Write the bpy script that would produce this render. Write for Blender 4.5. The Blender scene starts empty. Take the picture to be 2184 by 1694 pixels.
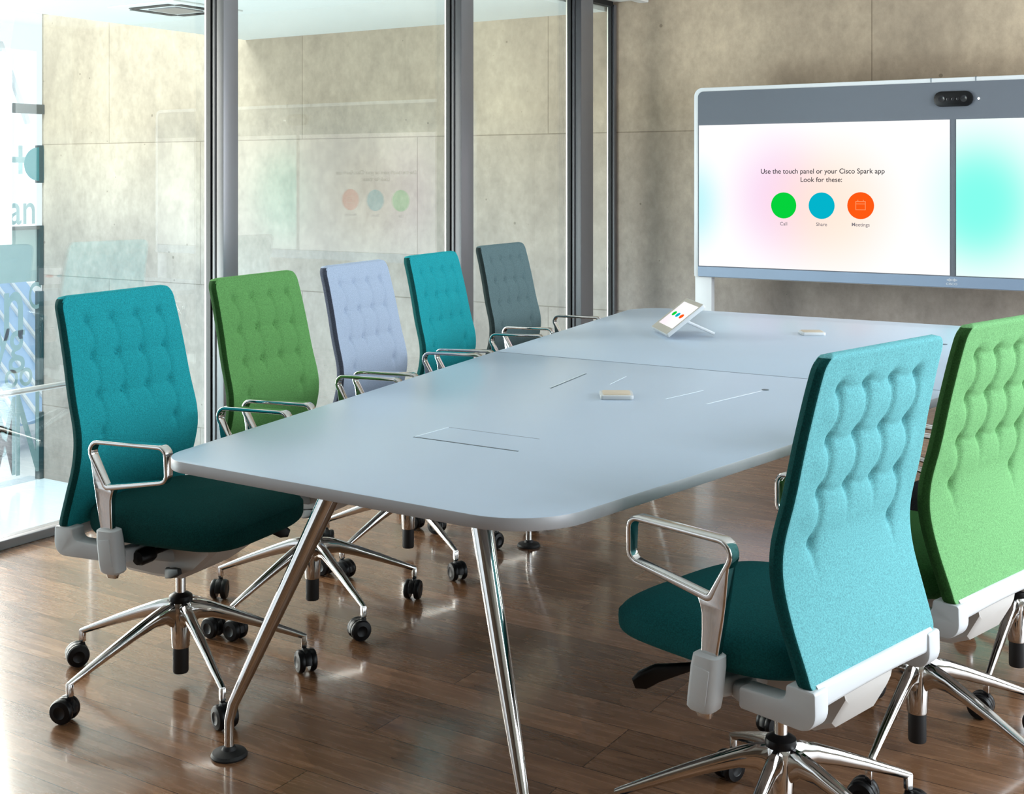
import bpy, bmesh, math, random
from mathutils import Vector, Matrix
random.seed(7)
C = bpy.context.scene.collection
PI = math.pi
R = math.radians
sin, cos = math.sin, math.cos

# ------------------------------------------------------------------ materials
def nmat(name):
    m = bpy.data.materials.new(name); m.use_nodes = True
    nt = m.node_tree; b = nt.nodes['Principled BSDF']
    return m, nt, b
def N(nt, t, **kw):
    n = nt.nodes.new(t)
    for k, v in kw.items():
        if k in n.inputs: n.inputs[k].default_value = v
        else: setattr(n, k, v)
    return n
def L(nt, a, b): nt.links.new(a, b)
def plain(name, col, rough=.5, metal=0., spec=.5, noise=0., nscale=60., bump=0., coat=0.):
    m, nt, b = nmat(name)
    b.inputs['Base Color'].default_value = (*col, 1)
    b.inputs['Roughness'].default_value = rough
    b.inputs['Metallic'].default_value = metal
    b.inputs['Specular IOR Level'].default_value = spec
    b.inputs['Coat Weight'].default_value = coat
    if noise or bump:
        tc = N(nt, 'ShaderNodeTexCoord')
        nz = N(nt, 'ShaderNodeTexNoise', Scale=nscale, Detail=4.)
        L(nt, tc.outputs['Object'], nz.inputs['Vector'])
        if noise:
            mx = N(nt, 'ShaderNodeMix', data_type='RGBA')
            mx.inputs[6].default_value = (*[c*(1-noise) for c in col], 1)
            mx.inputs[7].default_value = (*[min(1, c*(1+noise)) for c in col], 1)
            L(nt, nz.outputs['Fac'], mx.inputs[0]); L(nt, mx.outputs[2], b.inputs['Base Color'])
        if bump:
            bp = N(nt, 'ShaderNodeBump', Strength=bump, Distance=.001)
            L(nt, nz.outputs['Fac'], bp.inputs['Height']); L(nt, bp.outputs['Normal'], b.inputs['Normal'])
    return m
def fabric(name, c0, c1, c2):
    """melange wool: fine speckle of three tones, fuzzy sheen, woven bump"""
    m, nt, b = nmat(name)
    tc = N(nt, 'ShaderNodeTexCoord')
    nz = N(nt, 'ShaderNodeTexNoise', Scale=330., Detail=3., Roughness=.7)
    L(nt, tc.outputs['Object'], nz.inputs['Vector'])
    cr = N(nt, 'ShaderNodeValToRGB')
    e = cr.color_ramp.elements
    e[0].position = .34; e[0].color = (*c0, 1); e[1].position = .66; e[1].color = (*c2, 1)
    k = e.new(.5); k.color = (*c1, 1)
    L(nt, nz.outputs['Fac'], cr.inputs['Fac']); L(nt, cr.outputs['Color'], b.inputs['Base Color'])
    bp = N(nt, 'ShaderNodeBump', Strength=.5, Distance=.0012)
    L(nt, nz.outputs['Fac'], bp.inputs['Height']); L(nt, bp.outputs['Normal'], b.inputs['Normal'])
    b.inputs['Roughness'].default_value = .92
    b.inputs['Specular IOR Level'].default_value = .15
    b.inputs['Sheen Weight'].default_value = .25
    b.inputs['Sheen Roughness'].default_value = .5
    b.inputs['Sheen Tint'].default_value = (*c2, 1)
    return m
def tones(c, lo=.72, hi=1.3): return tuple(x*lo for x in c), c, tuple(min(1, x*hi) for x in c)
def S(r, g, b):    # sRGB 0-255 to linear
    f = lambda v: ((v/255+.055)/1.055)**2.4 if v > 10 else v/255/12.92
    return (f(r), f(g), f(b))
M = {}
M['teal'] = fabric('teal_wool', *tones((.016, .265, .300)))
M['teal_light'] = fabric('lit_teal_wool', *tones((.128, .345, .372), .75, 1.25))  # the teal wool again, with window glare painted into the colour
M['green_light'] = fabric('lit_green_wool', *tones((.150, .330, .145), .75, 1.25))  # the green wool again, lightened by painted-in window light
M['green'] = fabric('green_wool', *tones((.110, .265, .090)))
M['lavender'] = fabric('pale_blue_wool', *tones((.335, .395, .50), .85, 1.12))
M['grey'] = fabric('slate_grey_wool', *tones((.105, .155, .165)))
M['teal_seat'] = fabric('shaded_teal_seat_wool', *tones((.005, .055, .052)))  # teal, green and pale blue seats: back wool with table shade painted in
M['green_seat'] = fabric('shaded_green_seat_wool', *tones((.030, .105, .028)))
M['lavender_seat'] = fabric('shaded_pale_blue_seat_wool', *tones((.25, .30, .38), .85, 1.12))
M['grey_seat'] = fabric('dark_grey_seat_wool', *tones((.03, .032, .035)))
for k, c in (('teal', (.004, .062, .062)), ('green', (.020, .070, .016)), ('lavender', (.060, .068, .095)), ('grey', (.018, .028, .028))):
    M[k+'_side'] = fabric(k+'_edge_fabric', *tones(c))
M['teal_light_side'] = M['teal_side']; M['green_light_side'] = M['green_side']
M['teal_light_seat'] = fabric('part_shaded_teal_seat_wool', *tones((.008, .100, .105)))  # seat of the window-lit chair, with less shade painted in
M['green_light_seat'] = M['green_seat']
M['chrome'] = plain('polished_aluminium', (.66, .65, .64), .09, 1.)
M['steel'] = plain('brushed_aluminium', (.50, .50, .51), .34, 1.)
M['plastic'] = plain('soft_grey_plastic', (.56, .58, .60), .45)
M['plastic_shade'] = plain('warm_grey_plastic', (.50, .48, .46), .5)
M['black'] = plain('black_plastic', (.004, .004, .005), .36, spec=.3)
M['rubber'] = plain('black_rubber', (.010, .010, .011), .55)
M['table'] = plain('pale_blue_grey_laminate', (.455, .545, .665), .30, spec=.45, noise=.015, nscale=8)
M['table_edge'] = plain('table_edge_band', (.40, .40, .415), .45, .2)
M['groove'] = plain('dark_gap', (.10, .13, .16), .5)
M['groove_soft'] = plain('soft_gap', (.38, .43, .50), .5)
M['seam'] = plain('tabletop_seam', (.20, .25, .31), .5)
M['groove_light'] = plain('bright_aluminium_trim', (.74, .84, .93), .2)
M['white_metal'] = plain('white_powder_coat', (.57, .59, .61), .4)
M['frame'] = plain('grey_anodised_aluminium', (.22, .215, .225), .34, .5)
M['frame_side'] = plain('shaded_anodising', (.042, .042, .047), .4)  # frame metal with shade painted in, so the left lamp leaves it dark
M['frame_light'] = plain('light_anodised_aluminium', (.72, .68, .60), .28, .4)
M['gasket'] = plain('black_gasket', (.004, .004, .004), .6)
M['ceiling'] = plain('painted_ceiling', (.64, .64, .61), .8, noise=.03, nscale=3)
M['box'] = plain('white_bulkhead', (.76, .74, .72), .6)

def emis(name, col, s):
    m = bpy.data.materials.new(name); m.use_nodes = True; nt = m.node_tree
    nt.nodes.clear(); o = N(nt, 'ShaderNodeOutputMaterial'); e = N(nt, 'ShaderNodeEmission')
    e.inputs[0].default_value = (*col, 1); e.inputs[1].default_value = s
    L(nt, e.outputs[0], o.inputs[0]); return m

def glass_mat(name, refl, tint=(1, 1, 1), rough=0.0):
    m = bpy.data.materials.new(name); m.use_nodes = True; nt = m.node_tree
    nt.nodes.clear(); o = N(nt, 'ShaderNodeOutputMaterial')
    t = N(nt, 'ShaderNodeBsdfTransparent'); t.inputs[0].default_value = (*tint, 1)
    g = N(nt, 'ShaderNodeBsdfGlossy'); g.inputs['Roughness'].default_value = rough
    lw = N(nt, 'ShaderNodeLayerWeight', Blend=.5)          # Schlick reflectance, the same from both sides
    pw = N(nt, 'ShaderNodeMath', operation='POWER'); pw.inputs[1].default_value = 4.
    mu = N(nt, 'ShaderNodeMath', operation='MULTIPLY_ADD', use_clamp=True); mu.inputs[1].default_value = .9; mu.inputs[2].default_value = .04*refl
    mx = N(nt, 'ShaderNodeMixShader')
    L(nt, lw.outputs['Facing'], pw.inputs[0]); L(nt, pw.outputs[0], mu.inputs[0]); L(nt, mu.outputs[0], mx.inputs[0])
    L(nt, t.outputs[0], mx.inputs[1]); L(nt, g.outputs[0], mx.inputs[2]); L(nt, mx.outputs[0], o.inputs[0])
    return m
M['glass'] = glass_mat('partition_glass', 2.3, (.97, .99, .985))
M['glass_outer'] = glass_mat('facade_glass', 1.0, (.97, .985, .99))

def concrete(name):
    m, nt, b = nmat(name)
    tc = N(nt, 'ShaderNodeTexCoord')
    sep = N(nt, 'ShaderNodeSeparateXYZ'); L(nt, tc.outputs['Object'], sep.inputs[0])
    ax = N(nt, 'ShaderNodeMath', operation='ADD'); ax.inputs[1].default_value = 3.49+23.5
    az = N(nt, 'ShaderNodeMath', operation='ADD'); az.inputs[1].default_value = -1.707+12.5
    L(nt, sep.outputs['X'], ax.inputs[0]); L(nt, sep.outputs['Z'], az.inputs[0])
    cb = N(nt, 'ShaderNodeCombineXYZ'); L(nt, ax.outputs[0], cb.inputs[0]); L(nt, az.outputs[0], cb.inputs[1])
    br = N(nt, 'ShaderNodeTexBrick', offset=.5, offset_frequency=2)
    br.inputs['Scale'].default_value = 1.; br.inputs['Brick Width'].default_value = 2.35
    br.inputs['Row Height'].default_value = 1.25; br.inputs['Mortar Size'].default_value = .0055
    br.inputs['Mortar Smooth'].default_value = .6
    br.inputs['Color1'].default_value = (1, 1, 1, 1); br.inputs['Color2'].default_value = (.93, .93, .94, 1)
    br.inputs['Mortar'].default_value = (.62, .60, .58, 1)
    L(nt, cb.outputs[0], br.inputs['Vector'])
    # large mottling
    n1 = N(nt, 'ShaderNodeTexNoise', Scale=1.1, Detail=6., Roughness=.6)
    mp = N(nt, 'ShaderNodeMapping'); mp.inputs['Scale'].default_value = (1, 1, .6)
    L(nt, tc.outputs['Object'], mp.inputs[0]); L(nt, mp.outputs[0], n1.inputs['Vector'])
    r1 = N(nt, 'ShaderNodeValToRGB'); e = r1.color_ramp.elements
    e[0].position = .3; e[0].color = (.30, .238, .178, 1); e[1].position = .70; e[1].color = (.50, .405, .30, 1)
    L(nt, n1.outputs['Fac'], r1.inputs['Fac'])
    n2 = N(nt, 'ShaderNodeTexNoise', Scale=14., Detail=8., Roughness=.7)
    mp2 = N(nt, 'ShaderNodeMapping'); mp2.inputs['Scale'].default_value = (1, 1, .75)
    L(nt, tc.outputs['Object'], mp2.inputs[0]); L(nt, mp2.outputs[0], n2.inputs['Vector'])
    r2 = N(nt, 'ShaderNodeValToRGB'); e = r2.color_ramp.elements
    e[0].position = .3; e[0].color = (.82, .82, .82, 1); e[1].position = .7; e[1].color = (1.1, 1.1, 1.1, 1)
    L(nt, n2.outputs['Fac'], r2.inputs['Fac'])
    m1 = N(nt, 'ShaderNodeMix', data_type='RGBA', blend_type='MULTIPLY'); m1.inputs[0].default_value = 1
    L(nt, r1.outputs[0], m1.inputs[6]); L(nt, r2.outputs[0], m1.inputs[7])
    m2 = N(nt, 'ShaderNodeMix', data_type='RGBA', blend_type='MULTIPLY'); m2.inputs[0].default_value = 1
    L(nt, m1.outputs[2], m2.inputs[6]); L(nt, br.outputs['Color'], m2.inputs[7])
    # cooler, greyer tone towards the bottom of the wall
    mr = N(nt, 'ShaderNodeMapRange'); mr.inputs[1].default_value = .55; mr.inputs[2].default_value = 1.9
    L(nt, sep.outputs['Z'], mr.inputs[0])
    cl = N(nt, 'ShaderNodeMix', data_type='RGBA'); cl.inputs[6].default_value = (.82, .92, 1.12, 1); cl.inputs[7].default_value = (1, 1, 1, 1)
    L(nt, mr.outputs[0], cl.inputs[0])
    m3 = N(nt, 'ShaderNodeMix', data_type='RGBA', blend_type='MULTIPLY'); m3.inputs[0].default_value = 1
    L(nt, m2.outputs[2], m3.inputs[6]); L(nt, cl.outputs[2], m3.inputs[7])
    # blow holes
    vo = N(nt, 'ShaderNodeTexVoronoi', Scale=7.5)
    L(nt, tc.outputs['Object'], vo.inputs['Vector'])
    n3 = N(nt, 'ShaderNodeTexNoise', Scale=2.2, Detail=2.); L(nt, tc.outputs['Object'], n3.inputs['Vector'])
    mrr = N(nt, 'ShaderNodeMapRange'); mrr.inputs[1].default_value = .44; mrr.inputs[2].default_value = .66
    mrr.inputs[3].default_value = 0.; mrr.inputs[4].default_value = .095
    L(nt, n3.outputs['Fac'], mrr.inputs[0])
    lt = N(nt, 'ShaderNodeMath', operation='LESS_THAN'); L(nt, vo.outputs['Distance'], lt.inputs[0]); L(nt, mrr.outputs[0], lt.inputs[1])
    m4 = N(nt, 'ShaderNodeMix', data_type='RGBA', blend_type='MULTIPLY'); m4.inputs[7].default_value = (.55, .54, .52, 1)
    ls = N(nt, 'ShaderNodeMath', operation='MULTIPLY'); ls.inputs[1].default_value = .8
    L(nt, lt.outputs[0], ls.inputs[0]); L(nt, ls.outputs[0], m4.inputs[0]); L(nt, m3.outputs[2], m4.inputs[6])
    L(nt, m4.outputs[2], b.inputs['Base Color'])
    b.inputs['Roughness'].default_value = .75; b.inputs['Specular IOR Level'].default_value = .3
    bp = N(nt, 'ShaderNodeBump', Strength=.25, Distance=.01); L(nt, n2.outputs['Fac'], bp.inputs['Height']); L(nt, bp.outputs['Normal'], b.inputs['Normal'])
    return m
M['concrete'] = concrete('board_marked_concrete')

def wood_floor():
    m, nt, b = nmat('oak_plank_floor')
    tc = N(nt, 'ShaderNodeTexCoord')
    mp = N(nt, 'ShaderNodeMapping'); mp.inputs['Location'].default_value = (20.3, 24.-2.014, 0)
    L(nt, tc.outputs['Object'], mp.inputs[0])
    def brick(c1, c2, mort, ms):
        br = N(nt, 'ShaderNodeTexBrick', offset=.37, offset_frequency=3)
        br.inputs['Scale'].default_value = 1.; br.inputs['Brick Width'].default_value = 1.45
        br.inputs['Row Height'].default_value = .12; br.inputs['Mortar Size'].default_value = ms
        br.inputs['Mortar Smooth'].default_value = .3
        br.inputs['Color1'].default_value = c1; br.inputs['Color2'].default_value = c2; br.inputs['Mortar'].default_value = mort
        L(nt, mp.outputs[0], br.inputs['Vector']); return br
    br = brick((0, 0, 0, 1), (1, 1, 1, 1), (.5, .5, .5, 1), 0.0)
    # grain: stretched noise, shifted per plank
    sh = N(nt, 'ShaderNodeVectorMath', operation='MULTIPLY'); sh.inputs[1].default_value = (7.3, 3.1, 0)
    L(nt, br.outputs['Color'], sh.inputs[0])
    ad = N(nt, 'ShaderNodeVectorMath', operation='ADD'); L(nt, sh.outputs[0], ad.inputs[0]); L(nt, tc.outputs['Object'], ad.inputs[1])
    g = N(nt, 'ShaderNodeMapping'); g.inputs['Scale'].default_value = (1.3, 15, 1); L(nt, ad.outputs[0], g.inputs[0])
    n1 = N(nt, 'ShaderNodeTexNoise', Scale=2.6, Detail=9., Roughness=.68, Distortion=.9); L(nt, g.outputs[0], n1.inputs['Vector'])
    wv = N(nt, 'ShaderNodeTexWave', wave_type='RINGS', rings_direction='Y', wave_profile='SAW', Scale=1.1, Distortion=7., Detail=3.)
    wv.inputs['Detail Scale'].default_value = .9
    g2 = N(nt, 'ShaderNodeMapping'); g2.inputs['Scale'].default_value = (.8, 6, 1); L(nt, ad.outputs[0], g2.inputs[0]); L(nt, g2.outputs[0], wv.inputs['Vector'])
    r1 = N(nt, 'ShaderNodeValToRGB'); e = r1.color_ramp.elements
    e[0].position = .30; e[0].color = (.145, .070, .034, 1); e[1].position = .68; e[1].color = (.285, .155, .082, 1)
    L(nt, n1.outputs['Fac'], r1.inputs['Fac'])
    tone = N(nt, 'ShaderNodeMix', data_type='RGBA'); tone.inputs[6].default_value = (.74, .72, .70, 1); tone.inputs[7].default_value = (1.22, 1.2, 1.2, 1)
    L(nt, br.outputs['Color'], tone.inputs[0])
    m1 = N(nt, 'ShaderNodeMix', data_type='RGBA', blend_type='MULTIPLY'); m1.inputs[0].default_value = 1
    L(nt, r1.outputs[0], m1.inputs[6]); L(nt, tone.outputs[2], m1.inputs[7])
    wr = N(nt, 'ShaderNodeMapRange'); wr.inputs[3].default_value = .84; wr.inputs[4].default_value = 1.06; L(nt, wv.outputs['Fac'], wr.inputs[0])
    m2 = N(nt, 'ShaderNodeMix', data_type='RGBA', blend_type='MULTIPLY'); m2.inputs[0].default_value = 1
    L(nt, m1.outputs[2], m2.inputs[6]); L(nt, wr.outputs[0], m2.inputs[7])
    br2 = brick((1, 1, 1, 1), (1, 1, 1, 1), (.34, .30, .27, 1), .0016)
    m3 = N(nt, 'ShaderNodeMix', data_type='RGBA', blend_type='MULTIPLY'); m3.inputs[0].default_value = 1
    L(nt, m2.outputs[2], m3.inputs[6]); L(nt, br2.outputs['Color'], m3.inputs[7])
    L(nt, m3.outputs[2], b.inputs['Base Color'])
    rr = N(nt, 'ShaderNodeMapRange'); rr.inputs[3].default_value = .17; rr.inputs[4].default_value = .36; L(nt, n1.outputs['Fac'], rr.inputs[0])
    L(nt, rr.outputs[0], b.inputs['Roughness'])
    b.inputs['Coat Weight'].default_value = .6; b.inputs['Coat Roughness'].default_value = .10
    bp = N(nt, 'ShaderNodeBump', Strength=.05, Distance=.002); L(nt, n1.outputs['Fac'], bp.inputs['Height']); L(nt, bp.outputs['Normal'], b.inputs['Normal'])
    return m
M['floor'] = wood_floor()
M['lower_floor'] = plain('polished_pale_floor', (.62, .70, .74), .12, noise=.05, nscale=1.5)

# ------------------------------------------------------------------ mesh helpers
def finish(name, verts, faces, mat, parent=None, smooth=True, ang=38, link=True):
    me = bpy.data.meshes.new(name); me.from_pydata([tuple(v) for v in verts], [], faces); me.update()
    bm = bmesh.new(); bm.from_mesh(me); bmesh.ops.recalc_face_normals(bm, faces=bm.faces); bm.to_mesh(me); bm.free()
    me.materials.append(mat)
    if smooth:
        for p in me.polygons: p.use_smooth = True
        me.set_sharp_from_angle(angle=R(ang))
    o = bpy.data.objects.new(name, me); C.objects.link(o)
    if parent: o.parent = parent
    return o
class MB:
    def __init__(s): s.v = []; s.f = []
    def add(s, v, f):
        k = len(s.v); s.v += [tuple(p) for p in v]; s.f += [tuple(i+k for i in q) for q in f]; return s
    def build(s, name, mat, parent=None, **k): return finish(name, s.v, s.f, mat, parent, **k)
    def box(s, x0, x1, y0, y1, z0, z1, bev=0., mtx=None, seg=2):
        bm = bmesh.new(); bmesh.ops.create_cube(bm, size=1)
        for v in bm.verts: v.co = Vector(((x0+x1)/2+v.co.x*(x1-x0), (y0+y1)/2+v.co.y*(y1-y0), (z0+z1)/2+v.co.z*(z1-z0)))
        if bev: bmesh.ops.bevel(bm, geom=bm.edges[:], offset=bev, segments=seg, profile=.6, affect='EDGES')
        if mtx: bm.transform(mtx)
        bm.verts.index_update()
        s.add([v.co[:] for v in bm.verts], [[v.index for v in f.verts] for f in bm.faces]); bm.free(); return s
    def loft(s, secs, closed=False, caps=True):
        n = len(secs[0]); k = len(s.v)
        for sec in secs: s.v += [tuple(p) for p in sec]
        m = len(secs)
        for i in range(m if closed else m-1):
            a = k+i*n; b = k+((i+1) % m)*n
            for j in range(n): s.f.append((a+j, a+(j+1) % n, b+(j+1) % n, b+j))
        if caps and not closed:
            s.f.append(tuple(k+j for j in range(n))[::-1]); s.f.append(tuple(k+(m-1)*n+j for j in range(n)))
        return s
    def lathe(s, prof, n=28, mtx=None):
        """prof: list of (r, z), axis z"""
        secs = []
        for r, z in prof:
            ring = [Vector((r*cos(2*PI*j/n), r*sin(2*PI*j/n), z)) for j in range(n)]
            if mtx: ring = [mtx @ p for p in ring]
            secs.append(ring)
        return s.loft(secs)
def rrect(w, h, r, n=4):
    r = min(r, w/2*.999, h/2*.999); pts = []
    for cx, cy, a in ((w/2-r, h/2-r, 0), (-w/2+r, h/2-r, 90), (-w/2+r, -h/2+r, 180), (w/2-r, -h/2+r, 270)):
        for i in range(n+1):
            t = R(a+90*i/n); pts.append((cx+r*cos(t), cy+r*sin(t)))
    return pts
def fillet(pts, rad, closed=True, n=6):
    out = []; m = len(pts)
    for i, p in enumerate(pts):
        p = Vector(p)
        if not closed and i in (0, m-1): out.append(p); continue
        r = rad[i] if isinstance(rad, (list, tuple)) else rad
        a = Vector(pts[i-1])-p; b = Vector(pts[(i+1) % m])-p
        la, lb = a.length, b.length; a.normalize(); b.normalize()
        th = a.angle(b); d = min(r/math.tan(th/2), la*.48, lb*.48); rr = d*math.tan(th/2)
        c = p+(a+b).normalized()*(rr/sin(th/2)); s0 = p+a*d-c; s1 = p+b*d-c
        w = s0.angle(s1)
        for k in range(n+1):
            t = k/n
            out.append(c+(s0*sin((1-t)*w)+s1*sin(t*w))/sin(w) if w > 1e-4 else c+s0)
    return out
def sweep(mb, path, sec, up=Vector((0, 1, 0)), closed=False):
    """sec: fn(i,t)->list of (a,b): a along side axis (perp. to up in plane), b along up"""
    m = len(path); secs = []
    for i, p in enumerate(path):
        q = path[(i+1) % m] if (closed or i < m-1) else path[i]
        o = path[i-1] if (closed or i > 0) else path[i]
        t = (Vector(q)-Vector(o)).normalized()
        u = (up-t*up.dot(t)).normalized(); s_ = t.cross(u)
        secs.append([Vector(p)+s_*a+u*b for a, b in sec(i, i/(m-1))])
    return mb.loft(secs, closed)
def slab(mb, poly, z0, z1, bev=.003):
    """poly: list of 2D pts ccw"""
    n = len(poly)
    def inset(d):
        out = []
        for i in range(n):
            a = Vector(poly[i-1][:2]); p = Vector(poly[i][:2]); b = Vector(poly[(i+1) % n][:2])
            t = (b-a).normalized(); out.append((p.x-t.y*d, p.y+t.x*d))
        return out
    secs = []
    for d, z in ((bev, z0), (bev*.3, z0+bev*.3), (0, z0+bev), (0, z1-bev), (bev*.3, z1-bev*.3), (bev, z1)):
        secs.append([(x, y, z) for x, y in inset(d)])
    return mb.loft(secs)
def empty(name, loc=(0, 0, 0), rz=0):
    o = bpy.data.objects.new(name, None); C.objects.link(o); o.location = loc; o.rotation_euler = (0, 0, rz)
    o.empty_display_size = .1; return o
def tag(o, label=None, cat=None, group=None, kind=None):
    for k, v in (('label', label), ('category', cat), ('group', group), ('kind', kind)):
        if v: o[k] = v
    return o
def struct(o, label, cat): return tag(o, label, cat, None, 'structure')
def children(o): return [c for c in bpy.data.objects if c.parent == o]
def copy_tree(o, parent=None):
    c = o.copy(); C.objects.link(c); c.parent = parent
    for ch in children(o): copy_tree(ch, c)
    return c
def text_obj(name, body, size, mat, parent, mtx, align='CENTER', extrude=.0, sx=1.):
    cu = bpy.data.curves.new(name, 'FONT'); cu.body = body; cu.size = size; cu.align_x = align; cu.align_y = 'CENTER'; cu.extrude = extrude; cu.space_line = 1.22; cu.offset = size*.008
    t = bpy.data.objects.new(name, cu); C.objects.link(t)
    dg = bpy.context.evaluated_depsgraph_get(); me = bpy.data.meshes.new_from_object(t.evaluated_get(dg))
    bpy.data.objects.remove(t); bpy.data.curves.remove(cu)
    me.transform(Matrix.Diagonal((sx, 1, 1, 1))); me.transform(mtx); me.materials.clear(); me.materials.append(mat)
    o = bpy.data.objects.new(name, me); C.objects.link(o); o.parent = parent; me.name = name
    return o

# ------------------------------------------------------------------ room shell
YW = 7.9
H0 = 2.78
struct(MB().box(-4.19, 1.9, -3.2, YW, -.3, 0).build('floor', M['floor'], smooth=False), 'brown oak plank floor with a satin sheen', 'floor')
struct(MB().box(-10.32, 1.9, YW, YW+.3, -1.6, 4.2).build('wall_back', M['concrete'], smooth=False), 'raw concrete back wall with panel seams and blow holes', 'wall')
struct(MB().box(-3.93, 1.9, -3.2, YW, H0, H0+.2).build('ceiling', M['ceiling'], smooth=False), 'pale ceiling above the meeting room', 'ceiling')
# right wall: big window opening to daylight
wr = MB().box(1.6, 1.9, -3.2, YW, 0, .35).box(1.6, 1.9, -3.2, YW, 2.55, H0)
wr.box(1.6, 1.9, -3.2, 1.4, .35, 2.55)
for y in (2.1, 4.8, 7.5): wr.box(1.6, 1.9, y, y+.2 if y < 7 else YW, .35, 2.55)
struct(wr.build('wall_right', M['ceiling'], smooth=False), 'right wall with large window openings', 'wall')
struct(MB().box(-4.19, 1.9, -3.5, -3.2, 0, H0).build('wall_front', plain('warm_wall_behind', (.13, .095, .07), .8), smooth=False), 'wall behind the viewer', 'wall')
# atrium beyond the glass partition
struct(MB().box(-10.5, -4.19, -3.2, YW, -1.75, -1.5).build('floor_atrium', M['lower_floor'], smooth=False), 'pale glossy lower floor beyond the glass partition', 'floor')
struct(MB().box(-7.65, -4.19, -3.2, YW, 2.56, 2.9).build('ceiling_atrium', M['ceiling'], smooth=False), 'pale soffit beyond the glass partition', 'ceiling')

# ceiling bulkhead over the glazing line
struct(MB().box(-4.19, -3.86, -3.2, YW-.001, 2.62, 2.9, .004).box(-3.93, -3.86, -3.2, YW-.001, 2.60, 2.63, .003).build('trim_1', M['box'], smooth=False), 'white ceiling bulkhead above the glass partition', 'trim')

def mullion(mb_frame, y0, y1):
    """grey profile: x from -4.145 to -4.05, ridged side facing the camera"""
    mb_frame.box(-4.092, -4.050, y0, y1, .0, 2.60, .002)
    mb_frame.box(-4.104, -4.090, y0+.012, y1-.012, .0, 2.60, .001)
    mb_frame.box(-4.118, -4.102, y0, y1, .0, 2.60, .002)
    mb_frame.box(-4.128, -4.116, y0+.015, y1-.015, 0, 2.60, .001)
spans = [(.6, 4.045, 4.135, 1), (4.135, 5.895, 6.018, 2), (6.018, 7.285, 7.450, 3), (7.450, 7.862, 7.899, 4)]
for ya, y0, y1, k in spans:
    w = empty('window_%d' % k, (0, 0, 0)); struct(w, ['', 'leftmost glass pane of the partition, next to the printed outer glass', 'second and widest glass pane of the partition, behind the green chair', 'third glass pane of the partition, behind the slate grey chair', 'narrow last glass pane of the partition meeting the concrete wall'][k], 'window')
    MB().box(-4.142, -4.136, ya, y0+.03, .04, 2.60).build('glass_pane', M['glass'], w, smooth=False)
    fm = MB()
    if k < 4: mullion(fm, y0, y1)
    else: fm.box(-4.126, -4.108, y0+.004, y1, 0, 2.60, .002)
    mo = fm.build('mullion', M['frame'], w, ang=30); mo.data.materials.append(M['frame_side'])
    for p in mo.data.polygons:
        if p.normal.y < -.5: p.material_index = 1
    MB().box(-4.153, -4.127, y0-.004, y0+.02, .0, 2.60).build('gasket', M['gasket'], w, smooth=False)
    MB().box(-4.163, -4.1535, y0-.004, y0+.02, .0, 2.60, .001).build('glazing_bead', M['frame_light'], w, smooth=False)
    MB().box(-4.165, -4.115, ya, y0-.001, 2.585, 2.62, .001).build('head_gasket', M['gasket'], w, smooth=False)
    MB().box(-4.19, -4.12, ya, y0-.001, .0, .035, .003).build('bottom_rail', M['frame'], w, smooth=False)

# handrail outside the first pane
hr = empty('handrail', (-4.22, 0, 0)); tag(hr, 'thin grey steel handrail outside the leftmost pane', 'handrail')
mb = MB(); sweep(mb, [(0, 1.6, .563), (0, 3.52, .563)], lambda i, t: [(.012*cos(a*PI/6), .012*sin(a*PI/6)) for a in range(12)], Vector((0, 0, 1)))
mb.build('rail', M['steel'], hr)
for y in (1.65, 3.48):
    MB().lathe([(.0, 0), (.016, 0), (.016, .55), (0, .555)], 14, Matrix.Translation((0, y, 0))).build('post', M['steel'], hr)
    # fixing plate cantilevered off the slab edge
    MB().box(-.03, .06, y-.03, y+.03, -.012, .006, .002).build('base_plate', M['steel'], hr, smooth=False)

# ceiling cassette in the soffit
cv = empty('ceiling_vent', (-6.62, 6.16, 2.56)); tag(cv, 'square air conditioning cassette in the soffit beyond the glass', 'ceiling vent')
MB().box(-.32, .32, -.32, .32, -.012, .0, .004).build('frame', M['ceiling'], cv)
MB().box(-.13, .13, -.13, .13, -.020, -.012, .002).build('grille', M['frame'], cv, smooth=False)
for a in range(4):
    MB().box(-.19, .19, .19, .25, -.018, -.0125, .001, Matrix.Rotation(a*PI/2, 4, 'Z')).build('slot', M['gasket'], cv, smooth=False)

# ------------------------------------------------------------------ outer printed glass + outdoors
XO = -10.3
struct(MB().box(XO-.02, XO, 3.2, YW, -1.5, 4.2).build('window_5', M['glass_outer'], smooth=False), 'outer facade glass with printed lettering', 'window')
frost = plain('frosted_print', (.17, .26, .27), .6)
frost_dark = plain('teal_print', (.02, .16, .18), .6)
def yz(y, z, x=XO+.006): return Matrix.Translation((x, y, z)) @ Matrix(((0, 0, 1, 0), (1, 0, 0, 0), (0, 1, 0, 0), (0, 0, 0, 1)))
lt = empty('window_lettering', (0, 0, 0)); tag(lt, 'large frosted letters printed on the outer facade glass', 'lettering')
for body, size, y, z, sx in (('an', .42, 7.665, 1.08, .78), ('+', .55, 7.64, 1.53, .85), ('n', .95, 7.565, .16, .55), ('C', .36, 7.80, .25, .6), ('y', .50, 7.45, -.10, .7), ('g', .58, 7.60, -.14, .7), ('oo', .36, 7.62, -.47, .8), ('M', 1.05, 7.47, -1.08, .34), ('N', 1.10, 7.72, -1.08, .36), ('s', .62, 7.43, -1.02, .7)):
    text_obj('letter', body, size, frost, lt, yz(y, z), sx=sx)
MB().lathe([(.0, 0), (.16, 0), (.16, .004), (0, .004)], 32, Matrix.Translation((XO+.004, 7.84, 1.52)) @ Matrix.Rotation(PI/2, 4, 'Y')).build('print_dot', frost_dark, lt)
op = MB()
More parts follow.
